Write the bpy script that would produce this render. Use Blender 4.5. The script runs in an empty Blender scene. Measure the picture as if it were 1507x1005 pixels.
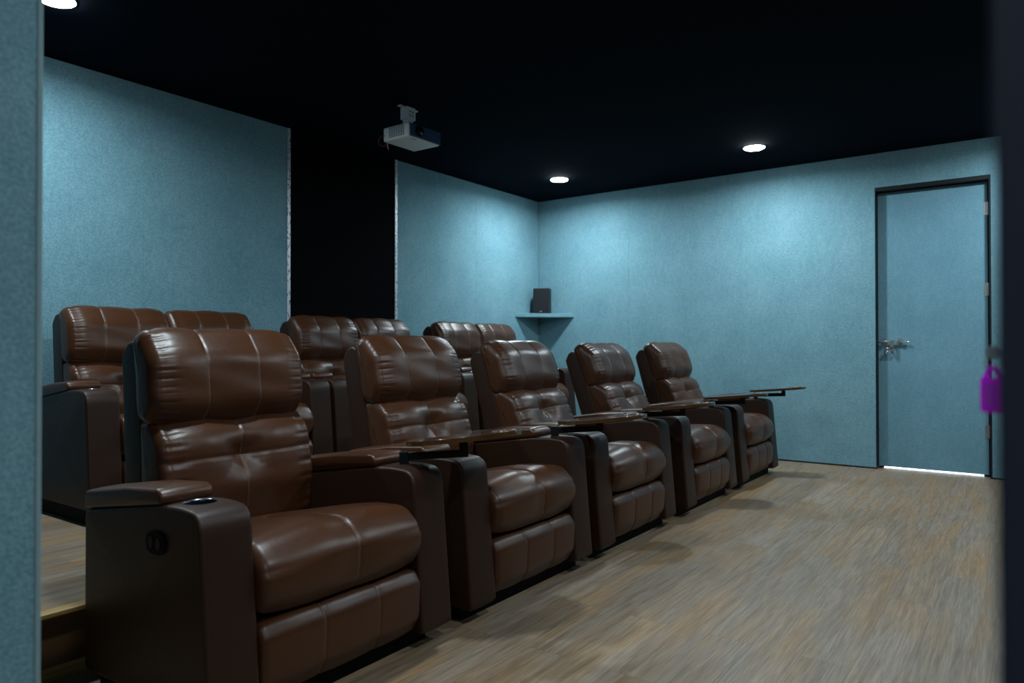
import bpy, bmesh, math, random
from mathutils import Vector, Matrix
random.seed(7)
PI = math.pi
SC = bpy.context.scene
COL = SC.collection

# ------------------------------------------------------------------ materials
def mat(name):
    m = bpy.data.materials.new(name); m.use_nodes = True
    nt = m.node_tree
    b = nt.nodes['Principled BSDF']
    return m, nt, b

def nd(nt, typ, **kw):
    n = nt.nodes.new(typ)
    for k, v in kw.items():
        if k.startswith('i_'):
            n.inputs[k[2:].replace('_', ' ')].default_value = v
        else:
            setattr(n, k, v)
    return n

def mixrgb(nt, fac, a, b, blend='MIX'):
    n = nt.nodes.new('ShaderNodeMix'); n.data_type = 'RGBA'; n.blend_type = blend
    for sock, v in ((n.inputs['Factor'], fac), (n.inputs['A'], a), (n.inputs['B'], b)):
        pass
    fs = [s for s in n.inputs if s.name == 'Factor' and s.type == 'VALUE'][0]
    As = [s for s in n.inputs if s.name == 'A' and s.type == 'RGBA'][0]
    Bs = [s for s in n.inputs if s.name == 'B' and s.type == 'RGBA'][0]
    for s, v in ((fs, fac), (As, a), (Bs, b)):
        if hasattr(v, 'is_output'):
            nt.links.new(v, s)
        else:
            s.default_value = v
    return [s for s in n.outputs if s.type == 'RGBA'][0]

def math_n(nt, op, a, b=None, c=None, clamp=False):
    n = nt.nodes.new('ShaderNodeMath'); n.operation = op; n.use_clamp = clamp
    for i, v in enumerate((a, b, c)):
        if v is None: continue
        if hasattr(v, 'is_output'): nt.links.new(v, n.inputs[i])
        else: n.inputs[i].default_value = v
    return n.outputs[0]

def bump(nt, bsdf, height, strength, dist):
    n = nd(nt, 'ShaderNodeBump', i_Strength=strength, i_Distance=dist)
    nt.links.new(height, n.inputs['Height'])
    nt.links.new(n.outputs[0], bsdf.inputs['Normal'])

def simple(name, col, rough=0.5, metal=0.0, noise=0.0, nscale=40.0, spec=0.5):
    m, nt, b = mat(name)
    b.inputs['Roughness'].default_value = rough
    b.inputs['Metallic'].default_value = metal
    b.inputs['Specular IOR Level'].default_value = spec
    tc = nd(nt, 'ShaderNodeTexCoord')
    no = nd(nt, 'ShaderNodeTexNoise', i_Scale=nscale, i_Detail=4.0)
    nt.links.new(tc.outputs['Object'], no.inputs['Vector'])
    lo = tuple(c * (1 - noise) for c in col) + (1,)
    hi = tuple(min(1, c * (1 + noise)) for c in col) + (1,)
    nt.links.new(mixrgb(nt, no.outputs['Fac'], lo, hi), b.inputs['Base Color'])
    return m

def leather_mat(name, dark, light, rough=0.36, spec=0.5):
    m, nt, b = mat(name)
    tc = nd(nt, 'ShaderNodeTexCoord')
    big = nd(nt, 'ShaderNodeTexNoise', i_Scale=5.0, i_Detail=3.0)
    fine = nd(nt, 'ShaderNodeTexVoronoi', i_Scale=420.0)
    mid = nd(nt, 'ShaderNodeTexNoise', i_Scale=90.0, i_Detail=4.0)
    for n in (big, fine, mid): nt.links.new(tc.outputs['Object'], n.inputs['Vector'])
    base = mixrgb(nt, big.outputs['Fac'], dark + (1,), light + (1,))
    sd = nd(nt, 'ShaderNodeAttribute', attribute_name='sd')
    al = nd(nt, 'ShaderNodeAttribute', attribute_name='al')
    fr = math_n(nt, 'FRACT', math_n(nt, 'MULTIPLY', al.outputs['Fac'], 120.0))
    dash = math_n(nt, 'LESS_THAN', fr, 0.68)
    near = math_n(nt, 'LESS_THAN', sd.outputs['Fac'], 0.0011)
    mask = math_n(nt, 'MULTIPLY', dash, near)
    nt.links.new(mixrgb(nt, mask, base, (0.17, 0.10, 0.062, 1)), b.inputs['Base Color'])
    r = math_n(nt, 'MULTIPLY_ADD', mid.outputs['Fac'], 0.16, rough - 0.08)
    nt.links.new(r, b.inputs['Roughness'])
    h = math_n(nt, 'MULTIPLY_ADD', mid.outputs['Fac'], 0.7, math_n(nt, 'MULTIPLY', fine.outputs['Distance'], 0.6))
    bump(nt, b, h, 0.22, 0.0012)
    b.inputs['Specular IOR Level'].default_value = spec
    return m

def fabric_mat(name, a, b_):
    m, nt, b = mat(name)
    tc = nd(nt, 'ShaderNodeTexCoord')
    n1 = nd(nt, 'ShaderNodeTexNoise', i_Scale=135.0, i_Detail=4.0, i_Roughness=0.75)
    n2 = nd(nt, 'ShaderNodeTexNoise', i_Scale=3.0, i_Detail=4.0)
    mp = nd(nt, 'ShaderNodeMapping'); mp.inputs['Scale'].default_value = (40, 40, 14)
    n3 = nd(nt, 'ShaderNodeTexNoise', i_Scale=1.0, i_Detail=3.0)
    for n in (n1, n2): nt.links.new(tc.outputs['Object'], n.inputs['Vector'])
    nt.links.new(tc.outputs['Object'], mp.inputs['Vector']); nt.links.new(mp.outputs[0], n3.inputs['Vector'])
    f = math_n(nt, 'MULTIPLY_ADD', n1.outputs['Fac'], 1.6, -0.3)
    f = math_n(nt, 'ADD', f, math_n(nt, 'MULTIPLY_ADD', n2.outputs['Fac'], 0.4, -0.45))
    f = math_n(nt, 'ADD', f, math_n(nt, 'MULTIPLY_ADD', n3.outputs['Fac'], 0.25, -0.125), clamp=True)
    nt.links.new(mixrgb(nt, f, a + (1,), b_ + (1,)), b.inputs['Base Color'])
    b.inputs['Roughness'].default_value = 0.95
    b.inputs['Specular IOR Level'].default_value = 0.15
    bump(nt, b, n1.outputs['Fac'], 0.7, 0.004)
    return m

def plank_mat(name):
    m, nt, b = mat(name)
    tc = nd(nt, 'ShaderNodeTexCoord')
    br = nd(nt, 'ShaderNodeTexBrick', offset=0.37, squash=1.0)
    br.inputs['Color1'].default_value = (0, 0, 0, 1); br.inputs['Color2'].default_value = (1, 1, 1, 1)
    br.inputs['Mortar'].default_value = (0.5, 0.5, 0.5, 1)
    br.inputs['Scale'].default_value = 1.0
    br.inputs['Mortar Size'].default_value = 0.0006
    br.inputs['Mortar Smooth'].default_value = 0.1
    br.inputs['Brick Width'].default_value = 1.22; br.inputs['Row Height'].default_value = 0.152
    nt.links.new(tc.outputs['Object'], br.inputs['Vector'])
    # grain, stretched along the plank and shifted per plank
    sh = nd(nt, 'ShaderNodeVectorMath', operation='MULTIPLY_ADD')
    nt.links.new(br.outputs['Color'], sh.inputs[0])
    sh.inputs[1].default_value = (13.0, 7.0, 3.0)
    nt.links.new(tc.outputs['Object'], sh.inputs[2])
    mp = nd(nt, 'ShaderNodeMapping'); mp.inputs['Scale'].default_value = (2.4, 46.0, 1.0)
    nt.links.new(sh.outputs[0], mp.inputs['Vector'])
    g1 = nd(nt, 'ShaderNodeTexNoise', i_Scale=1.0, i_Detail=6.0, i_Roughness=0.65, i_Distortion=0.6)
    nt.links.new(mp.outputs[0], g1.inputs['Vector'])
    mp2 = nd(nt, 'ShaderNodeMapping'); mp2.inputs['Scale'].default_value = (9.0, 190.0, 1.0)
    nt.links.new(sh.outputs[0], mp2.inputs['Vector'])
    g2 = nd(nt, 'ShaderNodeTexNoise', i_Scale=1.0, i_Detail=4.0)
    nt.links.new(mp2.outputs[0], g2.inputs['Vector'])
    mp3 = nd(nt, 'ShaderNodeMapping'); mp3.inputs['Scale'].default_value = (1.3, 9.0, 1.0)
    nt.links.new(sh.outputs[0], mp3.inputs['Vector'])
    g3 = nd(nt, 'ShaderNodeTexNoise', i_Scale=1.0, i_Detail=2.0)
    nt.links.new(mp3.outputs[0], g3.inputs['Vector'])
    grey = (0.240, 0.190, 0.142, 1); tan = (0.27, 0.160, 0.070, 1); brown = (0.118, 0.074, 0.040, 1)
    t = math_n(nt, 'MULTIPLY_ADD', g3.outputs['Fac'], 2.6, -0.95, clamp=True)
    c = mixrgb(nt, t, grey, tan)
    t2 = math_n(nt, 'MULTIPLY_ADD', g1.outputs['Fac'], 3.4, -1.45, clamp=True)
    c = mixrgb(nt, math_n(nt, 'MULTIPLY', t2, 0.8), c, brown)
    f2 = math_n(nt, 'MULTIPLY_ADD', g2.outputs['Fac'], 1.1, 0.45)
    c = mixrgb(nt, 1.0, c, f2, 'MULTIPLY')
    pl = math_n(nt, 'MULTIPLY_ADD', br.outputs['Color'], 0.20, 0.90)
    c = mixrgb(nt, 1.0, c, pl, 'MULTIPLY')
    c = mixrgb(nt, math_n(nt, 'MULTIPLY', br.outputs['Fac'], 0.75), c, (0.05, 0.04, 0.03, 1))
    nt.links.new(c, b.inputs['Base Color'])
    b.inputs['Roughness'].default_value = 0.48
    b.inputs['Specular IOR Level'].default_value = 0.4
    bump(nt, b, g2.outputs['Fac'], 0.15, 0.002)
    return m

def wood_mat(name, a, b_, rough, coat=0.0, scale=(3, 40, 40)):
    m, nt, b = mat(name)
    tc = nd(nt, 'ShaderNodeTexCoord')
    mp = nd(nt, 'ShaderNodeMapping'); mp.inputs['Scale'].default_value = scale
    nt.links.new(tc.outputs['Object'], mp.inputs['Vector'])
    n = nd(nt, 'ShaderNodeTexNoise', i_Scale=1.0, i_Detail=5.0, i_Distortion=0.7)
    nt.links.new(mp.outputs[0], n.inputs['Vector'])
    t = math_n(nt, 'MULTIPLY_ADD', n.outputs['Fac'], 2.6, -0.8, clamp=True)
    nt.links.new(mixrgb(nt, t, a + (1,), b_ + (1,)), b.inputs['Base Color'])
    b.inputs['Roughness'].default_value = rough
    b.inputs['Coat Weight'].default_value = coat
    b.inputs['Coat Roughness'].default_value = 0.08
    return m

def emit_mat(name, col, strength):
    m, nt, b = mat(name)
    b.inputs['Base Color'].default_value = (0.8, 0.8, 0.8, 1)
    b.inputs['Emission Color'].default_value = col + (1,)
    b.inputs['Emission Strength'].default_value = strength
    return m

def perforated_mat(name):
    m, nt, b = mat(name)
    tc = nd(nt, 'ShaderNodeTexCoord')
    mp = nd(nt, 'ShaderNodeMapping'); mp.inputs['Scale'].default_value = (90.0, 90.0, 34.0)
    nt.links.new(tc.outputs['Object'], mp.inputs['Vector'])
    v = nd(nt, 'ShaderNodeTexVoronoi', i_Scale=1.0)
    nt.links.new(mp.outputs[0], v.inputs['Vector'])
    f = math_n(nt, 'LESS_THAN', v.outputs['Distance'], 0.34)
    nt.links.new(mixrgb(nt, f, (0.62, 0.64, 0.66, 1), (0.06, 0.11, 0.14, 1)), b.inputs['Base Color'])
    nt.links.new(math_n(nt, 'MULTIPLY_ADD', f, -0.6, 0.6), b.inputs['Metallic'])
    b.inputs['Roughness'].default_value = 0.38
    return m

LIGHT = (0.78, 0.93, 1.0)
M = {}
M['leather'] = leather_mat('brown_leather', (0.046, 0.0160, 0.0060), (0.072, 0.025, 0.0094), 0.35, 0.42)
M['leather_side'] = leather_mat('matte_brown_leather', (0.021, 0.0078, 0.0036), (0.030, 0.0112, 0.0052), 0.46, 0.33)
M['black'] = simple('black_plastic', (0.003, 0.003, 0.0035), 0.7, 0, 0.3, 40, 0.15)
M['black_metal'] = simple('black_metal', (0.004, 0.0045, 0.006), 0.5, 0.0, 0.2, 40, 0.25)
M['cup'] = simple('dark_blue_cup', (0.01, 0.013, 0.03), 0.18, 0.3, 0.2)
M['chrome'] = simple('chrome', (0.72, 0.74, 0.76), 0.2, 1.0, 0.05)
M['steel'] = simple('brushed_steel', (0.45, 0.45, 0.44), 0.35, 1.0, 0.15, 120)
M['tray'] = wood_mat('lacquered_dark_wood', (0.030, 0.012, 0.005), (0.075, 0.033, 0.012), 0.18, 0.6, (6, 40, 40))
M['tray_edge'] = wood_mat('lacquered_wood_edge', (0.048, 0.021, 0.008), (0.10, 0.048, 0.017), 0.16, 0.6, (6, 40, 40))
M['fabric'] = fabric_mat('teal_wall_fabric', (0.118, 0.255, 0.315), (0.335, 0.550, 0.610))
M['door_fabric'] = fabric_mat('teal_door_fabric', (0.108, 0.240, 0.310), (0.285, 0.490, 0.580))
M['floor'] = plank_mat('oak_planks')
M['ceiling'] = simple('black_ceiling_paint', (0.0024, 0.0048, 0.0105), 0.95, 0, 0.25, 60, 0.05)
M['recess'] = simple('black_velvet', (0.0022, 0.0026, 0.004), 0.95, 0, 0.3, 60, 0.05)
M['frame'] = simple('black_door_frame', (0.006, 0.009, 0.011), 0.6, 0, 0.2, 30, 0.3)
M['nosing'] = wood_mat('golden_wood_nosing', (0.34, 0.20, 0.055), (0.50, 0.32, 0.11), 0.4, 0.1, (4, 60, 60))
M['riser'] = wood_mat('brown_wood_riser', (0.10, 0.050, 0.020), (0.17, 0.088, 0.036), 0.5, 0.0, (3, 60, 30))
M['bead'] = perforated_mat('perforated_metal_bead')
M['edge_bead'] = simple('pale_teal_edge_bead', (0.22, 0.34, 0.37), 0.8, 0, 0.1, 50, 0.2)
M['lamp'] = emit_mat('lamp_diffuser', LIGHT, 42.0)
M['lamp_rim'] = simple('white_lamp_rim', (0.7, 0.72, 0.75), 0.5, 0, 0.03)
M['proj_white'] = simple('white_projector_plastic', (0.86, 0.93, 0.97), 0.45, 0, 0.05, 300)
M['proj_dark'] = simple('dark_blue_projector_front', (0.025, 0.070, 0.160), 0.25, 0, 0.1)
M['lens'] = simple('projector_lens_glass', (0.004, 0.004, 0.006), 0.08, 0, 0.1)
M['grille'] = simple('grey_vent_slots', (0.02, 0.03, 0.04), 0.6, 0, 0.1)
M['galv'] = simple('galvanised_bracket', (0.70, 0.76, 0.80), 0.5, 0.2, 0.2, 80)
M['red_cable'] = simple('red_cable_rubber', (0.22, 0.01, 0.012), 0.5, 0, 0.1)
M['white_cable'] = simple('white_cable_rubber', (0.5, 0.48, 0.45), 0.5, 0, 0.1)
M['speaker'] = simple('black_speaker_case', (0.006, 0.007, 0.011), 0.5, 0, 0.2)
M['speaker_cloth'] = simple('black_speaker_cloth', (0.004, 0.005, 0.009), 0.8, 0, 0.4, 400)
M['badge'] = simple('pale_badge', (0.35, 0.36, 0.38), 0.4, 0.3, 0.05)
M['magenta'] = simple('magenta_plastic', (0.85, 0.012, 0.95), 0.35, 0, 0.05)
_nt = M['magenta'].node_tree; _b = _nt.nodes['Principled BSDF']
_tr = _nt.nodes.new('ShaderNodeBsdfTranslucent'); _tr.inputs['Color'].default_value = (0.9, 0.015, 1.0, 1)
_mx = _nt.nodes.new('ShaderNodeMixShader'); _mx.inputs[0].default_value = 0.55
_nt.links.new(_b.outputs[0], _mx.inputs[1]); _nt.links.new(_tr.outputs[0], _mx.inputs[2])
_nt.links.new(_mx.outputs[0], _nt.nodes['Material Output'].inputs['Surface'])
M['nickel'] = simple('pale_nickel', (0.75, 0.78, 0.80), 0.4, 0.0, 0.05)
M['purple'] = simple('purple_tag_paper', (0.55, 0.02, 0.75), 0.6, 0, 0.25, 90)
M['navy'] = simple('navy_door_laminate', (0.017, 0.024, 0.044), 0.7, 0, 0.25, 20, 0.2)
M['corridor'] = simple('white_corridor_paint', (0.75, 0.76, 0.76), 0.6, 0, 0.03)

# ------------------------------------------------------------------ helpers
def link(o):
    COL.objects.link(o); return o

def obj(name, me, m, parent=None, smooth=False):
    o = bpy.data.objects.new(name, me)
    ms = m if isinstance(m, (list, tuple)) else [m]
    for x in ms: me.materials.append(x)
    if smooth:
        for p in me.polygons: p.use_smooth = True
    link(o)
    if parent is not None: o.parent = parent
    return o

def obj_bm(name, bm, m, parent=None, smooth=False, attr=True):
    bmesh.ops.recalc_face_normals(bm, faces=bm.faces)
    me = bpy.data.meshes.new(name); bm.to_mesh(me); bm.free()
    if attr:
        a = me.attributes.new('sd', 'FLOAT', 'POINT'); a.data.foreach_set('value', [1.0] * len(me.vertices))
    return obj(name, me, m, parent, smooth)

def tag(o, label=None, cat=None, group=None, kind=None):
    for k, v in (('label', label), ('category', cat), ('group', group), ('kind', kind)):
        if v: o[k] = v
    return o

def empty(name, loc, rz=0.0):
    o = bpy.data.objects.new(name, None); link(o)
    o.location = loc; o.rotation_euler = (0, 0, rz); o.empty_display_size = 0.1
    return o

def box(bm, x0, x1, y0, y1, z0, z1, mi=0, bev=0.0, M4=None):
    r = bmesh.ops.create_cube(bm, size=1.0)
    vs = r['verts']
    bmesh.ops.scale(bm, vec=(x1 - x0, y1 - y0, z1 - z0), verts=vs)
    bmesh.ops.translate(bm, vec=((x0 + x1) / 2, (y0 + y1) / 2, (z0 + z1) / 2), verts=vs)
    es = list({e for v in vs for e in v.link_edges}); fs = list({f for v in vs for f in v.link_faces})
    if bev > 0:
        rb = bmesh.ops.bevel(bm, geom=es, offset=bev, segments=3, profile=0.5, affect='EDGES')
        fs = list({f for v in rb['verts'] for f in v.link_faces} | set(f for f in fs if f.is_valid))
        vs = list({v for f in fs for v in f.verts})
    for f in fs: f.material_index = mi
    if M4 is not None: bmesh.ops.transform(bm, matrix=M4, verts=vs)
    return vs

def cyl(bm, c, r, h, axis='z', seg=24, mi=0, r2=None, bev=0.0):
    g = bmesh.ops.create_cone(bm, cap_ends=True, segments=seg, radius1=r, radius2=r if r2 is None else r2, depth=h)
    vs = g['verts']
    fs = {f for v in vs for f in v.link_faces}
    if bev:
        es = [e for e in {e for v in vs for e in v.link_edges} if len(e.link_faces) == 2 and any(len(f.verts) > 4 for f in e.link_faces)]
        rb = bmesh.ops.bevel(bm, geom=es, offset=bev, segments=2, profile=0.5, affect='EDGES')
        fs = {f for f in fs if f.is_valid} | set(rb['faces'])
        vs = list({v for f in fs for v in f.verts})
    for f in fs: f.material_index = mi
    R = Matrix.Identity(4)
    if axis == 'x': R = Matrix.Rotation(PI / 2, 4, 'Y')
    if axis == 'y': R = Matrix.Rotation(PI / 2, 4, 'X')
    bmesh.ops.transform(bm, matrix=Matrix.Translation(c) @ R, verts=vs)
    return vs

def tube(bm, pts, r, seg=8, mi=0):
    pts = [Vector(p) for p in pts]
    rings = []
    up = Vector((0, 0, 1))
    for i, p in enumerate(pts):
        t = (pts[min(i + 1, len(pts) - 1)] - pts[max(i - 1, 0)]).normalized()
        a = t.cross(up)
        if a.length < 1e-4: a = t.cross(Vector((1, 0, 0)))
        a.normalize(); b = t.cross(a).normalized()
        rings.append([bm.verts.new(p + (a * math.cos(2 * PI * k / seg) + b * math.sin(2 * PI * k / seg)) * r) for k in range(seg)])
    for i in range(len(rings) - 1):
        for k in range(seg):
            f = bm.faces.new((rings[i][k], rings[i][(k + 1) % seg], rings[i + 1][(k + 1) % seg], rings[i + 1][k])); f.material_index = mi
    bm.faces.new(rings[0][::-1]).material_index = mi; bm.faces.new(rings[-1]).material_index = mi

def torus(bm, c, R, r, seg=28, rs=8, mi=0, axis='z'):
    rings = []
    for i in range(seg):
        a = 2 * PI * i / seg
        ring = []
        for k in range(rs):
            b = 2 * PI * k / rs
            q = ((R + r * math.cos(b)) * math.cos(a), (R + r * math.cos(b)) * math.sin(a), r * math.sin(b))
            if axis == 'x': q = (q[2], q[0], q[1])
            if axis == 'y': q = (q[0], q[2], q[1])
            ring.append(bm.verts.new((c[0] + q[0], c[1] + q[1], c[2] + q[2])))
        rings.append(ring)
    for i in range(seg):
        for k in range(rs):
            f = bm.faces.new((rings[i][k], rings[(i + 1) % seg][k], rings[(i + 1) % seg][(k + 1) % rs], rings[i][(k + 1) % rs])); f.material_index = mi

def prism(bm, pts, z0, z1, mi=0, bev=0.0, seg=3):
    lo = [bm.verts.new((p[0], p[1], z0)) for p in pts]
    hi = [bm.verts.new((p[0], p[1], z1)) for p in pts]
    n = len(pts)
    fb = bm.faces.new(lo[::-1]); ft = bm.faces.new(hi)
    side = [bm.faces.new((lo[i], lo[(i + 1) % n], hi[(i + 1) % n], hi[i])) for i in range(n)]
    for f in [fb, ft] + side: f.material_index = mi
    if bev:
        es = list(fb.edges) + list(ft.edges)
        bmesh.ops.bevel(bm, geom=es, offset=bev, segments=seg, profile=0.5, affect='EDGES', material=-1)

def rpoly(corners, seg=6):
    """closed polygon with rounded corners: [(y, z, r), ...]"""
    n = len(corners); out = []
    for i in range(n):
        p0 = Vector(corners[i - 1][:2]); p = Vector(corners[i][:2]); p1 = Vector(corners[(i + 1) % n][:2])
        r = corners[i][2]
        d0 = (p0 - p); d1 = (p1 - p); l0 = d0.length; l1 = d1.length
        d0 /= l0; d1 /= l1
        ang = d0.angle(d1); h = min(r / math.tan(ang / 2), 0.48 * l0, 0.48 * l1) if ang < PI - 1e-3 else 0
        a = p + d0 * h; b = p + d1 * h
        for k in range(seg + 1):
            t = k / seg
            out.append(a * (1 - t) ** 2 + p * 2 * t * (1 - t) + b * t * t)
    return out

def resample(pts, n):
    m = len(pts); L = [0.0]
    for i in range(m): L.append(L[-1] + (pts[(i + 1) % m] - pts[i]).length)
    tot = L[-1]; out = []; j = 0
    for k in range(n):
        s = tot * k / n
        while L[j + 1] < s: j += 1
        seg = L[j + 1] - L[j]
        t = 0 if seg < 1e-9 else (s - L[j]) / seg
        out.append(pts[j].lerp(pts[(j + 1) % m], t))
    return out, tot

def sweep(name, corners, n, half, rx, ro, m, parent=None, seams=(), disp=None, sdist=None, nx=16, extra=(), x0=0.0):
    """cushion: a rounded (y, z) profile carried along x between -half and half, with rounded ends"""
    prof, tot = resample(rpoly(corners), n)
    area = sum(prof[i].x * prof[(i + 1) % n].y - prof[(i + 1) % n].x * prof[i].y for i in range(n))
    nrm = []
    for i in range(n):
        t = prof[(i + 1) % n] - prof[i - 1]; t.normalize()
        v = Vector((t.y, -t.x))
        nrm.append(v if area > 0 else -v)
    xs = {}
    K = 7
    for k in range(K):
        a = PI / 2 * k / K
        xs[round(half - rx + rx * math.cos(a), 5)] = ro * (1 - math.sin(a))
    inner = half - rx
    mids = [-inner + 2 * inner * i / nx for i in range(nx + 1)]
    for s in seams:
        mids = [q for q in mids if abs(q - s) > 0.022]
        mids += [s + e for e in (0, -.0025, .0025, -.006, .006, -.011, .011, -.018, .018)]
    allx = [(x, 0.0) for x in mids if abs(x) <= inner + 1e-6] + [(x, o) for x, o in xs.items()] + [(-x, o) for x, o in xs.items()]
    allx = sorted({round(x, 5): o for x, o in allx}.items())
    verts = []; sd = []; al = []
    for x, off in allx:
        for i in range(n):
            p = prof[i]; q = nrm[i]
            d = -off
            if disp: d += disp(x, i / n, p.x, p.y)
            for s in seams:
                d -= 0.0032 * math.exp(-((x - s) / 0.0045) ** 2)
            verts.append((x + x0, p.x + q.x * d, p.y + q.y * d))
            s = min([abs(x - s) for s in seams], default=1.0)
            a_ = tot * i / n
            if sdist:
                s2, a2 = sdist(x, i / n, p.x, p.y)
                if s2 < s: s, a_ = s2, a2
            sd.append(s); al.append(a_)
    faces = []
    R = len(allx)
    for r in range(R - 1):
        for i in range(n):
            j = (i + 1) % n
            faces.append((r * n + i, r * n + j, (r + 1) * n + j, (r + 1) * n + i))
    for r, flip in ((0, True), (R - 1, False)):
        cx = allx[r][0] + (0.004 if not flip else -0.004)
        cy = sum(verts[r * n + i][1] for i in range(n)) / n; cz = sum(verts[r * n + i][2] for i in range(n)) / n
        c = len(verts); verts.append((cx + x0, cy, cz)); sd.append(1.0); al.append(0.0)
        for i in range(n):
            j = (i + 1) % n
            faces.append((c, r * n + j, r * n + i) if flip else (c, r * n + i, r * n + j))
    me = bpy.data.meshes.new(name); me.from_pydata(verts, [], faces)
    bm = bmesh.new(); bm.from_mesh(me); bmesh.ops.recalc_face_normals(bm, faces=bm.faces); bm.to_mesh(me); bm.free()
    a = me.attributes.new('sd', 'FLOAT', 'POINT'); a.data.foreach_set('value', sd)
    a = me.attributes.new('al', 'FLOAT', 'POINT'); a.data.foreach_set('value', al)
    return obj(name, me, m, parent, True)

def copy_tree(o, parent=None):
    c = o.copy(); COL.objects.link(c)
    if parent is not None: c.parent = parent
    for ch in list(o.children): copy_tree(ch, c)
    return c

def boolean_cut(o, cutter):
    md = o.modifiers.new('cut', 'BOOLEAN'); md.operation = 'DIFFERENCE'; md.object = cutter; md.solver = 'EXACT'
    dg = bpy.context.evaluated_depsgraph_get(); dg.update()
    me = bpy.data.meshes.new_from_object(o.evaluated_get(dg), preserve_all_data_layers=True, depsgraph=dg)
    o.modifiers.clear(); old = o.data; o.data = me
    cm = cutter.data
    bpy.data.objects.remove(cutter); bpy.data.meshes.remove(cm); bpy.data.meshes.remove(old)

# ------------------------------------------------------------------ camera
CAM = bpy.data.cameras.new('camera'); co = bpy.data.objects.new('camera', CAM); link(co)
f_px, yaw, pitch, roll = 1055.8, 0.6244, 0.0088, -0.0013
fw = Vector((math.cos(yaw) * math.cos(pitch), math.sin(yaw) * math.cos(pitch), math.sin(pitch)))
rt = Vector((math.sin(yaw), -math.cos(yaw), 0)); upv = rt.cross(fw)
r2 = rt * math.cos(roll) + upv * math.sin(roll); u2 = upv * math.cos(roll) - rt * math.sin(roll)
co.matrix_world = Matrix(((r2.x, u2.x, -fw.x, 0), (r2.y, u2.y, -fw.y, 0), (r2.z, u2.z, -fw.z, 1.0), (0, 0, 0, 1)))
CAM.sensor_fit = 'HORIZONTAL'; CAM.sensor_width = 36.0; CAM.lens = f_px / 1507 * 36.0
CAM.clip_start = 0.03
CAM.dof.use_dof = True; CAM.dof.focus_distance = 3.2; CAM.dof.aperture_fstop = 2.8
SC.camera = co

# ------------------------------------------------------------------ the room
XR, YB, HC, XL, YF = 6.543, 4.353, 2.597, 0.26, -2.7
YP, ZP = 2.398, 0.20

def struct(name, bm, m, parent=None, smooth=False):
    o = obj_bm(name, bm, m, parent, smooth)
    if parent is None: o['kind'] = 'structure'
    return o

bm = bmesh.new(); box(bm, -1.6, XR + 1.3, YF - .1, YB + .3, -0.1, 0.0)
struct('floor', bm, M['floor'])
bm = bmesh.new(); box(bm, -1.6, XR + 1.3, YF - .1, YB + .3, HC, HC + .1)
struct('ceiling', bm, M['ceiling'])
# back wall, fabric panels either side of a black recess
RX0, RX1 = 3.283, 4.348
bm = bmesh.new()
for a, b in ((XL - 1.3, 2.222), (2.2225, RX0)):
    box(bm, a, b, YB, YB + .12, 0, HC, bev=.0015)
struct('wall_back', bm, M['fabric'])
bm = bmesh.new()
for a, b in ((RX1, 5.439), (5.4395, XR)):
    box(bm, a, b, YB, YB + .12, 0, HC, bev=.0015)
struct('wall_back_right', bm, M['fabric'])
bm = bmesh.new(); box(bm, RX0 + .0022, RX1 - .0022, YB + .006, YB + .10, 0, HC)
struct('wall_recess', bm, M['recess'])
for n, a, b in (('trim_1', RX0 - .025, RX0 + .001), ('trim_2', RX1 - .001, RX1 + .025)):
    bm = bmesh.new()
    box(bm, a, b, YB - .003, YB - .0002, ZP, HC)
    if n == 'trim_1': box(bm, RX0, RX0 + .002, YB - .003, YB + .03, ZP, HC)
    else: box(bm, RX1 - .002, RX1, YB - .003, YB + .03, ZP, HC)
    struct(n, bm, M['bead'])
# right wall with the door opening
DY0, DY1, DZ = 0.229, 1.025, 2.315
bm = bmesh.new()
for a, b in ((DY1, 2.136), (2.1365, 3.267), (3.2675, YB)):
    box(bm, XR, XR + .14, a, b, 0.012, HC, bev=.0015)
box(bm, XR, XR + .14, DY0, DY1, DZ, HC)
box(bm, XR, XR + .14, YF, DY0, 0.012, HC, bev=.0015)
struct('wall_right', bm, M['fabric'])
bm = bmesh.new()
box(bm, XR + .004, XR + .09, DY1, YB, 0, .0118); box(bm, XR + .004, XR + .09, YF, DY0, 0, .0118)
struct('dark_gap_strip_right', bm, M['frame'])  # black strip standing in for the dark gap under the wall panels
bm = bmesh.new()
box(bm, XR + .006, XR + .135, DY0 + .0005, DY0 + .012, 0, DZ - .0005); box(bm, XR + .006, XR + .135, DY1 - .006, DY1 - .0005, 0, DZ - .0005)
box(bm, XR + .006, XR + .135, DY0 + .012, DY1 - .006, DZ - .03, DZ - .0005)
box(bm, XR + .1212, XR + .15, DY0 + .001, DY0 + .06, 0, DZ - .001); box(bm, XR + .1212, XR + .15, DY1 - .04, DY1 - .001, 0, DZ - .001)
box(bm, XR + .1212, XR + .15, DY0 + .06, DY1 - .04, DZ - .07, DZ - .001)
struct('trim_3', bm, M['frame'])
# door leaf, light showing under it
bm = bmesh.new(); box(bm, XR + .080, XR + .120, DY0 + .024, DY1 - .008, .016, DZ - .036, bev=.003)
door = struct('door_1', bm, M['door_fabric'])
door['label'] = 'closed teal fabric covered door with a metal sliding bolt in the right wall'
for hz in (2.07, 1.446, 0.35):
    bm = bmesh.new()
    cyl(bm, (XR + .075, DY0 + .020, hz), .006, .10, seg=12)
    box(bm, XR + .0755, XR + .080, DY0 + .022, DY0 + .048, hz - .05, hz + .05)
    obj_bm('hinge', bm, M['steel'], door)
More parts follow.
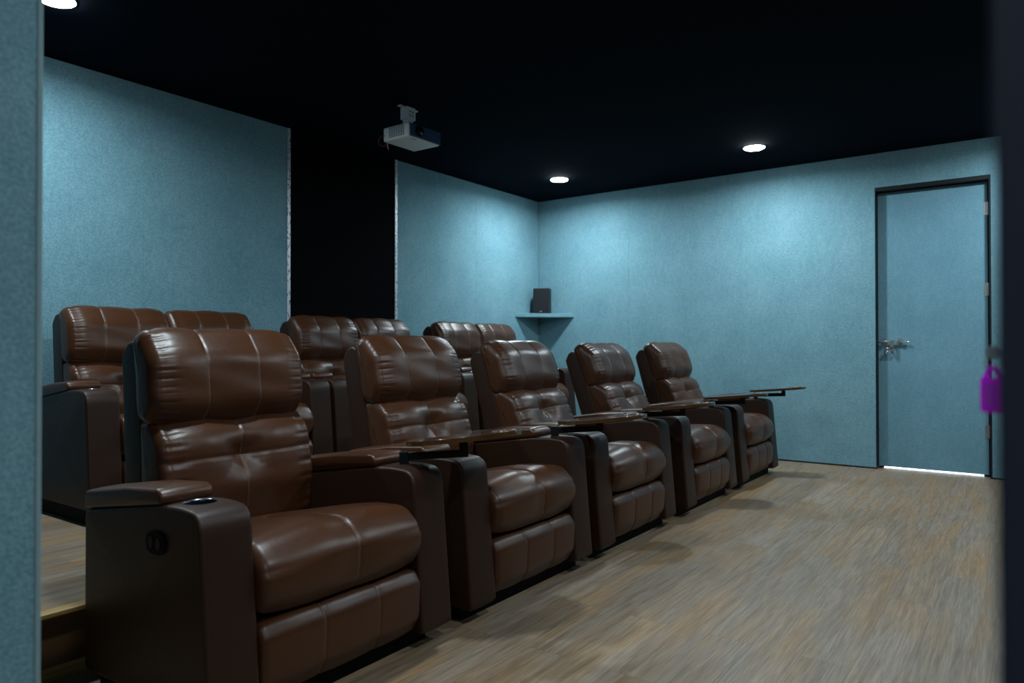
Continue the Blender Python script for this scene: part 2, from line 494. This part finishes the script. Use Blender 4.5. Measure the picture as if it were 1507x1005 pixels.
# sliding bolt
bx = XR + .080
bm = bmesh.new()
cyl(bm, (bx - .022, .905, 1.046), .0075, .235, 'y', 16, bev=.002)
obj_bm('sliding_bolt', bm, M['chrome'], door, True)
bm = bmesh.new()
for yc in (.965, .855):
    box(bm, bx - .002, bx, yc - .015, yc + .015, 1.020, 1.074, bev=.0006)
    box(bm, bx - .034, bx - .001, yc - .010, yc + .010, 1.034, 1.058, bev=.004)
    for dz in (-.022, .024): cyl(bm, (bx - .004, yc, 1.046 + dz), .0055, .005, 'x', 12, bev=.0015)
obj_bm('bolt_bracket', bm, M['steel'], door)
bm = bmesh.new()
box(bm, bx - .040, bx - .036, .898, .926, .965, 1.056, bev=.0012)
cyl(bm, (bx - .041, .912, .993), .006, .002, 'x', 12, mi=1)
box(bm, bx - .036, bx - .001, .902, .922, .962, .972, bev=.001)
obj_bm('hasp', bm, [M['steel'], M['black']], door)
bm = bmesh.new()
tube(bm, [(bx - .03, .925, .992), (bx - .036, .945, .995), (bx - .034, .958, .975), (bx - .03, .964, .952), (bx - .028, .956, .948), (bx - .03, .943, .974)], .0045)
obj_bm('bolt_hook', bm, M['steel'], door, True)
# the lit corridor beyond the door
bm = bmesh.new()
box(bm, XR + 1.2, XR + 1.25, -.6, 1.9, 0, HC); box(bm, XR + .151, XR + 1.2, -.62, -.6, 0, HC); box(bm, XR + .151, XR + 1.2, 1.9, 1.92, 0, HC)
struct('wall_corridor', bm, M['corridor'])
bm = bmesh.new(); box(bm, XR + .122, XR + 1.2, -.6, 1.9, 0.0, .002)
struct('floor_corridor', bm, M['corridor'])
L = bpy.data.lights.new('corridor_light', 'AREA'); L.energy = 90; L.size = .5; L.color = (.95, .98, 1)
lo = bpy.data.objects.new('corridor_light', L); link(lo); lo.location = (XR + .6, .62, 2.3)
# left wall: its end faces the entrance
bm = bmesh.new(); box(bm, XL - 1.3, 0.494, 1.312, 1.36, 0, HC)
struct('wall_left', bm, M['fabric'])
bm = bmesh.new(); box(bm, XL - 1.4, XL - 1.3, 1.312, YB + .12, 0, HC)
struct('wall_aisle', bm, M['navy'])
bm = bmesh.new(); box(bm, 0.4942, 0.503, 1.3095, 1.335, 0, HC, bev=.002)
struct('trim_4', bm, M['edge_bead'])
L2 = bpy.data.lights.new('lobby_light', 'AREA'); L2.energy = 8; L2.size = 1.0; L2.color = (.85, .94, 1)
l2 = bpy.data.objects.new('lobby_light', L2); link(l2); l2.location = (-1.0, -.5, 2.4)
# front of the room (behind the viewer's right)
bm = bmesh.new(); box(bm, XL, XR + .1, YF - .1, YF, 0, HC)
struct('wall_front', bm, M['recess'])
bm = bmesh.new(); box(bm, XL, XL + .08, YF, .0080, 0, HC)
struct('wall_entrance', bm, M['navy'])
# raised platform under the back row
bm = bmesh.new(); box(bm, XL - 1.299, XR - .001, YP + .015, YB - .004, .001, ZP)
struct('floor_platform', bm, M['floor'])
bm = bmesh.new(); box(bm, XL - 1.299, XR - .001, YP + .006, YP + .0148, .001, ZP - .012)
struct('trim_5', bm, M['riser'])
bm = bmesh.new(); box(bm, XL - 1.299, XR - .001, YP - .012, YP + .030, ZP - .012, ZP + .006, bev=.005)
struct('trim_6', bm, M['nosing'])
bm = bmesh.new(); prism(bm, [(0, 0), (0, .036), (-.008, .036), (-.014, .028), (-.018, .012), (-.018, 0)], XL - 1.299, XR - .001)
bmesh.ops.transform(bm, matrix=Matrix(((0, 0, 1, 0), (1, 0, 0, YP + .006), (0, 1, 0, .001), (0, 0, 0, 1))), verts=bm.verts)
struct('trim_7', bm, M['nosing'])

# ------------------------------------------------------------------ ceiling lights
lamps = [((1.43, 3.60), 'round white downlight in the ceiling at the upper left corner above the back row'),
         ((5.775, 3.606), 'round lit downlight in the black ceiling over the corner with the speaker shelf'),
         ((5.769, 1.770), 'round lit downlight in the black ceiling nearest the teal door'),
         ((1.43, 1.77), 'round lit downlight in the ceiling straight above the nearest recliner'),
         ((5.769, -0.10), 'round lit downlight in the ceiling over the open floor in front of the door'),
         ((3.60, -0.10), 'round lit downlight added out of view to brighten the middle of the open floor'),  # unseen lamp, added to brighten the open floor
          ((1.43, -0.10), 'round lit downlight in the ceiling just inside the entrance')]
power = {(5.775, 3.606): 1.3, (5.769, 1.770): 1.2, (1.43, -0.10): 0.75, (3.60, -0.10): 0.85}
first = None
for (lx, ly), lab in lamps:
    if first is None:
        t = first = empty('ceiling_light', (lx, ly, HC))
        bm = bmesh.new()
        torus(bm, (0, 0, -.0015), .083, .0028, 40, 10)
        obj_bm('rim', bm, M['lamp_rim'], t, True)
        bm = bmesh.new()
        rings = []
        for k in range(6):
            a = PI / 2 * k / 6
            rings.append([bm.verts.new((.080 * math.cos(a) * math.cos(2 * PI * i / 36), .080 * math.cos(a) * math.sin(2 * PI * i / 36), -.003 - .015 * math.sin(a))) for i in range(36)])
        for k in range(5):
            for i in range(36):
                bm.faces.new((rings[k][i], rings[k + 1][i], rings[k + 1][(i + 1) % 36], rings[k][(i + 1) % 36]))
        c = bm.verts.new((0, 0, -.018))
        for i in range(36): bm.faces.new((rings[5][i], c, rings[5][(i + 1) % 36]))
        obj_bm('diffuser', bm, M['lamp'], t, True)
        LL = bpy.data.lights.new('downlight_led', 'AREA'); LL.shape = 'DISK'; LL.size = .14; LL.energy = 6.4
        LL.color = LIGHT; LL.spread = math.radians(171)
        lo = bpy.data.objects.new('downlight_led', LL); link(lo); lo.location = (0, 0, -.0195); lo.parent = t
    else:
        t = copy_tree(first); t.location = (lx, ly, HC)
        for ch in t.children:
            if ch.type == 'LIGHT' and (lx, ly) in power:
                ch.data = ch.data.copy(); ch.data.energy *= power[(lx, ly)]
    tag(t, lab, 'ceiling light', 'ceiling downlights')

# ------------------------------------------------------------------ chair parts
def g(x, s): return math.exp(-(x / s) ** 2)

HY, HZ = 0.62, 0.42            # the hinge of the reclining back

def noise1(a, seed):
    return (math.sin(a * 1.7 + seed * 3.1) + math.sin(a * 2.9 + seed * 1.3) * .7 + math.sin(a * 4.3 + seed) * .4) / 2.1

def make_head(half, parent, x0=0.0, seed=1.0):
    bs = half - .040
    def disp(x, t, y, z):
        d = 0.0
        ax = abs(x)
        # boxing seam near each end, gathered leather on both sides of it
        d -= 0.005 * g(ax - bs, .006)
        ph = t * 118 + (5 if x > 0 else 0)
        w = max(0.0, noise1(ph, seed + (2 if x > 0 else 0)))
        w *= .45 + .55 * math.sin(t * 23 + seed * 5 + (1.7 if x > 0 else 0)) ** 2
        d -= 0.0046 * w * (.8 * g(ax - bs - .010, .012) + g(ax - bs + .014, .016))
        s3 = (x + half) % (2 * half / 3) - half / 3
        d += 0.005 * (1 - (s3 / (half / 3)) ** 2)
        d += .002 * math.sin(x * 19 + z * 27 + seed) * math.sin(z * 30 + seed * 2)
        d -= .012 * (ax / half) ** 5
        return d
    def sdist(x, t, y, z):
        return abs(abs(x) - bs), t * .8
    return sweep('headrest', [(.668 - HY, .770 - HZ, .055), (.580 - HY, .740 - HZ, .05), (.520 - HY, .815 - HZ, .09), (.530 - HY, .970 - HZ, .11), (.605 - HY, 1.072 - HZ, .09), (.690 - HY, 1.052 - HZ, .06), (.675 - HY, .930 - HZ, .09)],
                 200, half, .042, .034, M['leather'], parent, (-half * .36, half * .30), disp, sdist, 22, x0=x0)

def make_lumbar(half, parent, x0=0.0, seed=1.0):
    bs = half - .036
    bz = .642 - HZ
    def disp(x, t, y, z):
        ax = abs(x); d = 0.0
        front = 1.0 if y < .585 - HY else 0.0
        d -= .006 * g(ax - bs, .007)
        w = max(0.0, noise1(t * 70 + (3 if x > 0 else 0), seed + 1.5))
        d -= .006 * w * (g(ax - bs + .018, .02) + g(ax - bs - .012, .012))
        if front:
            d -= .030 * math.exp(-((x / .060) ** 2 + ((z - bz) / .058) ** 2))
            d -= .0034 * g(z - bz, .005) + .0018 * g(z - bz, .022)
            d += .010 * math.exp(-((ax - .13) / .09) ** 2)
            d -= .003 * g(abs(z - bz) - .9 * (ax - .01), .010) * g(ax - .05, .035)
        d -= .009 * (ax / half) ** 4
        return d
    def sdist(x, t, y, z):
        if y < .585 - HY:
            a = abs(z - bz) if abs(x) < bs else 1.0
            if a < abs(abs(x) - bs): return a, x
        return abs(abs(x) - bs), t * .9
    o = sweep('lumbar_cushion', [(.668 - HY, .400 - HZ, .055), (.520 - HY, .390 - HZ, .05), (.490 - HY, .540 - HZ, .12), (.512 - HY, .710 - HZ, .10), (.590 - HY, .776 - HZ, .04), (.668 - HY, .772 - HZ, .055)],
              160, half, .038, .032, M['leather'], parent, (0.0,), disp, sdist, 26, x0=x0)
    # the upper corners stand up a little
    for v in o.data.vertices:
        u = (v.co.x - x0) / half
        if v.co.z > .60 - HZ: v.co.z += .016 * abs(u) ** 3 * (v.co.z - (.60 - HZ)) / .19
    return o

def make_shell(half, parent, x0=0.0):
    return sweep('backrest', [(.755, .20, .02), (.765, .985, .035), (.690, 1.035, .035), (.640, 1.00, .02), (.640, .20, .02)] and
                 [(.755 - HY, .16 - HZ, .02), (.762 - HY, .990 - HZ, .035), (.705 - HY, 1.038 - HZ, .03), (.640 - HY, 1.00 - HZ, .02), (.640 - HY, .16 - HZ, .02)],
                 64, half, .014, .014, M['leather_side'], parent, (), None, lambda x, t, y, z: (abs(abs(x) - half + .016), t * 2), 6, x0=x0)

def make_seat(half, parent, x0=0.0):
    def disp(x, t, y, z):
        ax = abs(x)
        d = -.014 * (ax / half) ** 4
        d += .006 * math.cos(x / half * PI) if z > .40 else 0
        d -= .010 * g(x, .05) if z > .33 and y < .45 else 0
        d += .0015 * math.sin(x * 17 + y * 13) * math.sin(z * 22 + x * 7)
        w = max(0, noise1(t * 46, 4.0 + (1 if x > 0 else 0)))
        d -= .002 * w * g(ax - half + .03, .02)
        return d
    return sweep('seat', [(.020, .283, .03), (-.022, .345, .08), (-.020, .430, .09), (.055, .497, .10), (.180, .492, .10), (.560, .415, .03), (.560, .300, .02), (.10, .283, .02)],
                 110, half, .026, .030, M['leather'], parent, (0.02,), disp, None, 20, x0=x0)

def make_footrest(half, parent, x0=0.0):
    def disp(x, t, y, z):
        s3 = (x + half) % (2 * half / 3) - half / 3
        d = .003 * (1 - (s3 / (half / 3)) ** 2) - .006 * (abs(x) / half) ** 4
        d -= .0025 * max(0, noise1(x * 110, 2.2)) * g(z - .262, .02)
        return d
    return sweep('footrest', [(.028, .068, .02), (-.002, .120, .06), (-.008, .235, .04), (.018, .274, .022), (.120, .278, .01), (.120, .068, .01)],
                 70, half, .018, .020, M['leather'], parent, (-half * .33, half * .36), disp, None, 18, x0=x0)

AW = .075                       # half width of an arm
ARM = [(.000, .055, .012), (.046, .588, .105), (.150, .592, .10), (.240, .586, .10), (.655, .522, .02), (.655, .055, .012)]

def make_arm(parent, x0, cup):
    def disp(x, t, y, z):
        return .003 * (1 - (x / AW) ** 2)
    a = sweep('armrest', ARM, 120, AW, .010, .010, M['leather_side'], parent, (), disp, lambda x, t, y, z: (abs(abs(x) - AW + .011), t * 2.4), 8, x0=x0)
    if cup:
        cb = bmesh.new(); cyl(cb, (x0, .165, .588), .044, .15, seg=40)
        c = obj_bm('cutter', cb, M['cup']); boolean_cut(a, c)
        bm = bmesh.new()
        prof = [(.0495, .5875), (.0495, .5915), (.046, .5925), (.043, .591), (.0425, .585), (.041, .515), (.036, .5135), (0.0005, .5135)]
        rings = [[bm.verts.new((x0 + r * math.cos(2 * PI * k / 40), .165 + r * math.sin(2 * PI * k / 40), z)) for k in range(40)] for r, z in prof]
        for i in range(len(rings) - 1):
            for k in range(40):
                f = bm.faces.new((rings[i][k], rings[i][(k + 1) % 40], rings[i + 1][(k + 1) % 40], rings[i + 1][k])); f.material_index = 0 if i > 2 else 1
        obj_bm('cup_holder', bm, [M['cup'], M['chrome']], a, True)
    # padded lid behind the cup holder
    def dl(x, t, y, z):
        return -.002 * (abs(x) / AW) ** 4 + .003 * (1 - (x / AW) ** 2)
    sweep('armrest_pad', [(.226, .588, .010), (.222, .612, .016), (.246, .629, .022), (.42, .615, .2), (.650, .580, .012), (.662, .558, .012), (.655, .524, .006)],
          80, AW + .001, .009, .009, M['leather'], a, (), dl, lambda x, t, y, z: (abs(abs(x) - AW + .012), t * 1.2), 10, x0=x0)
    return a

def make_base(parent, half, y1):
    bm = bmesh.new(); box(bm, -half, half, .075, y1, 0, .115)
    return obj_bm('base', bm, M['black'], parent)

def make_panel(parent, x):
    bm = bmesh.new()
    pts = [(.046 * math.copysign(abs(math.cos(a)) ** .7, math.cos(a)), .030 * math.copysign(abs(math.sin(a)) ** .7, math.sin(a))) for a in [2 * PI * k / 32 for k in range(32)]]
    prism(bm, pts, 0, .006, 0, .002)
    for dx in (-.018, .018):
        pp = [(dx + .012 * math.cos(2 * PI * k / 20), .016 * math.sin(2 * PI * k / 20)) for k in range(20)]
        prism(bm, pp, .0055, .0085, 1, .001)
    bmesh.ops.transform(bm, matrix=Matrix(((0, 0, -1, x), (1, 0, 0, .240), (0, 1, 0, .490), (0, 0, 0, 1))), verts=bm.verts)
    o = obj_bm('control_panel', bm, [M['black'], M['black_metal']], parent)
    return o

def make_tray(parent):
    """a swivelling bracket and the tray it carries; origin at the foot of the post"""
    bm = bmesh.new()
    box(bm, -.016, .016, -.016, .016, -.006, .046, 0, .002)
    box(bm, -.016, .215, -.013, .013, .014, .040, 0, .002)
    box(bm, .195, .225, -.015, .015, .014, .0645, 0, .002)
    cyl(bm, (0, 0, -.002), .027, .006, seg=24)
    box(bm, -.012, .045, -.010, .010, .0402, .0425, 1, .0005)
    br = obj_bm('swivel_bracket', bm, [M['black_metal'], M['steel']], parent)
    # kidney-shaped top
    bm = bmesh.new()
    pts = []
    N = 64
    for k in range(N):
        a = 2 * PI * k / N
        r = 1.0
        cx, sy = math.cos(a), math.sin(a)
        x = .2125 * math.copysign(abs(cx) ** .72, cx); y = .125 * math.copysign(abs(sy) ** .72, sy)
        y -= .045 * math.exp(-((x + .02) / .10) ** 2) * (1 if sy > 0 else 0)
        y += .02 * (x / .2125) ** 2
        pts.append((x, y))
    prism(bm, pts, 0.0, .017, 0, .006, 4)
    for q in bm.faces:
        if abs(q.normal.z) < .9: q.material_index = 1
    # raised rim and cup ring
    torus(bm, (.135, -.02, .0165), .043, .0032, 30, 8, 1)
    tr = obj_bm('tray', bm, [M['tray'], M['tray_edge']], br, True)
    for p in tr.data.polygons: p.use_smooth = abs(p.normal.z) < .98
    return br, tr

def recline(o, tilt, shift):
    o.location = (o.location.x, HY + shift, HZ); o.rotation_euler = (-tilt, 0, 0)

# ------------------------------------------------------------------ front row
HALF = .44
def make_recliner():
    t = empty('recliner', (0, 0, 0))
    make_base(t, HALF - .03, .62)
    a = make_arm(t, -HALF + AW, True); make_panel(a, -HALF - .002)
    make_arm(t, HALF - AW, False)
    make_seat(.287, t); make_footrest(.285, t)
    make_shell(.272, t); make_head(.288, t, 0, 1.0); make_lumbar(.277, t, 0, 1.0)
    make_tray(t)
    return t

rows = [  # x, tilt of the back, shift of the back, bracket angle, tray angle, tray tilt, tray offset along the bracket
    (1.428, 3.0, .000, -47, -25, 6.5, .226, 'brown leather recliner nearest the viewer, its whole left side and armrest lid in view'),
    (2.440, 9.5, .030, -50, -35, 5.2, .235, 'brown leather recliner right beside the nearest one, second along the front row'),
    (3.400, 16.0, .020, -62, -35, 5.2, .20, 'brown leather recliner in the middle of the front row of five'),
    (4.445, 18.5, .010, -68, -66, 5.2, .165, 'brown leather recliner fourth along the front row, between the middle one and the far one'),
    (5.440, 15.5, .000, -75, -80, 5.0, .165, 'brown leather recliner at the far end of the front row beside the teal wall'),
]
proto = None
for i, (x, tl, sh, ab, at, tt, off, lab) in enumerate(rows):
    t = make_recliner() if i == 0 else copy_tree(proto)
    if i == 0: proto = t
    t.location = (x, 1.62, 0)
    arms = [c for c in t.children if c.name.startswith('armrest')]
    tag(t, lab, 'recliner', 'front row recliners')
    for ch in t.children:
        s = ch.name.split('.')[0]
        if i == 0:
            if s in ('seat', 'footrest'): ch.location.x = .014; ch.scale.x = 1.055
            if s == 'lumbar_cushion': ch.location.x = .008; ch.scale.x = 1.03
            if s == 'armrest' and ch is arms[1]: ch.location.x = .028
        else:
            ch.scale.x = 1.0; ch.location.x = 0.0
        if s in ('headrest', 'lumbar_cushion', 'backrest'): recline(ch, math.radians(tl), sh)
        if s == 'swivel_bracket':
            ch.location = (HALF - AW + (.028 if i == 0 else 0), .158, .592)
            B = Matrix.Rotation(math.radians(-tt * .5), 3, 'X') @ Matrix.Rotation(math.radians(ab), 3, 'Z')
            ch.rotation_euler = B.to_euler()
            for tr in ch.children:
                tr.location = (off, 0, .0735 if i == 0 else .060)
                T = Matrix.Rotation(math.radians(-tt), 3, 'X') @ Matrix.Rotation(math.radians(at), 3, 'Z')
                tr.rotation_euler = (B.inverted() @ T).to_euler()

# ------------------------------------------------------------------ back row
LH = .693
def make_loveseat():
    t = empty('loveseat_recliner', (0, 0, 0))
    make_base(t, LH - .03, .62)
    for ax in (-LH + AW, LH - AW): make_arm(t, ax, True).location.z = .018
    for s, sd in ((-1, 2.0), (1, 3.3)):
        c = s * .2715
        for o in (make_seat(.269, t), make_footrest(.267, t)): o.location.x = c
        for o in (make_shell(.262, t), make_head(.271, t, 0, sd), make_lumbar(.264, t, 0, sd)):
            o.location.x = c; recline(o, math.radians(4), 0); o.location.z -= .040
    return t
proto2 = None
for i, (x, lab) in enumerate([
        (2.182, 'brown leather two seat recliner on the platform behind the nearest front recliner'),
        (3.595, 'brown leather two seat recliner on the platform in front of the black recess'),
        (5.030, 'brown leather two seat recliner on the platform closest to the corner speaker shelf')]):
    t = make_loveseat() if i == 0 else copy_tree(proto2)
    if i == 0: proto2 = t
    t.location = (x, 3.38, ZP)
    tag(t, lab, 'recliner', 'back row two seat recliners')

# ------------------------------------------------------------------ projector
pj = empty('projector', (3.463, 3.31, 2.350))
tag(pj, 'white ceiling projector with a dark blue front hanging from the black ceiling', 'projector')
bm = bmesh.new(); box(bm, -.148, .148, -.112, .120, 0, .092, 0, .012)
obj_bm('case', bm, M['proj_white'], pj, True).data.polygons
bm = bmesh.new(); box(bm, -.141, .148, -.122, -.111, .006, .090, 0, .004)
fp = obj_bm('front_panel', bm, M['proj_dark'], pj)
bm = bmesh.new(); cyl(bm, (-.062, -.126, .050), .034, .016, 'y', 32, 0, bev=.002); cyl(bm, (-.062, -.1345, .050), .026, .003, 'y', 32, 1)
obj_bm('lens', bm, [M['black'], M['lens']], pj, True)
bm = bmesh.new()
for r in range(7):
    for c in range(9):
        y = -.070 + c * .0155; z = .018 + r * .0098
        box(bm, -.1492, -.1478, y, y + .009, z, z + .0062)
gr = obj_bm('vent_grille', bm, M['grille'], pj)
bm = bmesh.new(); box(bm, -.105, -.06, -.100, -.088, -.0012, .0004)
obj_bm('badge', bm, M['badge'], pj)
bm = bmesh.new()
box(bm, -.035, .035, -.01, .09, .092, .098, 0, .002)
box(bm, -.026, .026, .012, .062, .095, .185, 0, .003)
box(bm, -.040, .040, .004, .070, .165, .2465, 0, .004)
box(bm, -.085, .085, .022, .052, .2405, .2468, 0, .001)
for sx in (-.014, .010): 
    for z in (.115, .14, .19, .215): cyl(bm, (sx, .0045 if z > .16 else .0125, z), .0055, .003, 'y', 10, 1)
obj_bm('ceiling_bracket', bm, [M['galv'], M['black']], pj)
bm = bmesh.new()
tube(bm, [(-.150 + .02 * 0, .100, .040), (-.172, .118, .028), (-.182, .128, .004), (-.175, .13, -.018), (-.150, .128, -.026), (-.128, .122, -.02), (-.118, .119, 0.0), (-.112, .118, .02)], .0026)
obj_bm('red_cable', bm, M['red_cable'], pj, True)
bm = bmesh.new()
tube(bm, [(-.098, .118, .020), (-.098, .128, -.002), (-.092, .134, -.018), (-.080, .138, -.028)], .0030)
obj_bm('white_cable', bm, M['white_cable'], pj, True)

# ------------------------------------------------------------------ corner shelf and speaker
bm = bmesh.new(); prism(bm, [(XR - .0015, YB - .0015), (XR - .447, YB - .0015), (XR - .0015, YB - .450)], 1.322, 1.362, 0, .003)
tag(obj_bm('corner_shelf', bm, M['fabric']), 'triangular teal fabric shelf fixed in the far wall corner', 'shelf')
sp = empty('speaker', (6.385, 4.205, 1.362), math.radians(33.4 - 12))
tag(sp, 'small black box speaker standing on the triangular corner shelf', 'speaker')
bm = bmesh.new(); box(bm, -.055, .075, -.085, .085, 0, .268, 0, .004)
obj_bm('cabinet', bm, M['speaker'], sp)
bm = bmesh.new(); box(bm, -.068, -.0545, -.083, .083, .003, .265, 0, .005)
obj_bm('grille_cover', bm, M['speaker_cloth'], sp)
bm = bmesh.new(); box(bm, -.0695, -.0678, -.012, .010, .018, .026)
obj_bm('logo_badge', bm, M['badge'], sp)

# ------------------------------------------------------------------ the open entrance door and its key
bm = bmesh.new(); box(bm, XL + .085, 1.06, -.034, .011, .006, 2.1, bev=.002)
d2 = struct('door_2', bm, M['navy'])
d2['label'] = 'dark door leaf standing open at the right edge of the view'
bm = bmesh.new()
box(bm, .925, .975, .0108, .0125, .965, 1.025, 0, .0006)
cyl(bm, (.95, .0145, .994), .0075, .005, 'y', 20, 0, bev=.0008)
obj_bm('lock_plate', bm, M['nickel'], d2)
k = empty('hanging_key', (.95, .020, .994))
tag(k, 'steel key with a magenta plastic tag hanging from the dark door', 'key')
bm = bmesh.new()
box(bm, -.0012, .0012, -.002, .010, -.003, .003, 0, .0003)
pts = [(.0070 * math.cos(2 * PI * q / 20), .0075 * math.sin(2 * PI * q / 20)) for q in range(20)]
n0 = len(bm.verts)
prism(bm, pts, -.001, .001, 0, .0003)
bm.verts.ensure_lookup_table()
bmesh.ops.transform(bm, matrix=Matrix(((0, 0, 1, 0), (1, 0, 0, .0125), (0, 1, 0, 0), (0, 0, 0, 1))), verts=[v for v in bm.verts][n0:])
obj_bm('key_blade', bm, M['nickel'], k)
bm = bmesh.new(); torus(bm, (0, .0125, -.010), .0075, .0009, 24, 6, 0, 'x')
obj_bm('key_ring', bm, M['nickel'], k, True)
bm = bmesh.new()
# tag body in the y-z plane with a loop at the top
body = [(-.0085, -.066), (-.0105, -.063), (-.0105, -.030), (-.0085, -.027), (-.003, -.0175), (-.0015, -.0155), (.0015, -.0155), (.003, -.0175), (.0085, -.027), (.0105, -.030), (.0105, -.063), (.0085, -.066)]
hole = [(-.0055, -.028), (-.0010, -.0195), (.0010, -.0195), (.0055, -.028)]
low = [p for p in body if p[1] <= -.0269]
prism(bm, [(-.0085, -.066), (.0085, -.066), (.0105, -.063), (.0105, -.030), (.0085, -.027), (-.0085, -.027), (-.0105, -.030), (-.0105, -.063)], -.002, .002, 0, .0006)
prism(bm, [(-.0085, -.0275), (-.0055, -.0275), (-.0008, -.0185), (.0008, -.0185), (.0055, -.0275), (.0085, -.0275), (.003, -.0160), (.0015, -.0145), (-.0015, -.0145), (-.003, -.0160)], -.0015, .0015, 0)
R = Matrix.Translation((-.004, .013, 0)) @ Matrix.Rotation(math.radians(-38), 4, 'Z') @ Matrix.Diagonal((1, 1.25, 1, 1)) @ Matrix(((0, 0, -1, 0), (1, 0, 0, 0), (0, 1, 0, 0), (0, 0, 0, 1)))
bmesh.ops.transform(bm, matrix=R, verts=bm.verts)
tg = obj_bm('key_tag', bm, M['magenta'], k); tg['label'] = 'magenta plastic tag'
bm = bmesh.new(); box(bm, -.002, .0068, -.059, -.034, .0019, .0026)
bmesh.ops.transform(bm, matrix=R, verts=bm.verts)
obj_bm('paper_insert', bm, M['purple'], tg)

# ------------------------------------------------------------------ world and view
w = bpy.data.worlds.new('world'); SC.world = w; w.use_nodes = True
w.node_tree.nodes['Background'].inputs['Color'].default_value = (0.35, 0.6, 1.0, 1)
w.node_tree.nodes['Background'].inputs['Strength'].default_value = 0.0
vs = SC.view_settings
vs.view_transform = 'Standard'; vs.look = 'None'; vs.gamma = 1.0; vs.use_curve_mapping = False
vs.exposure = 1.60
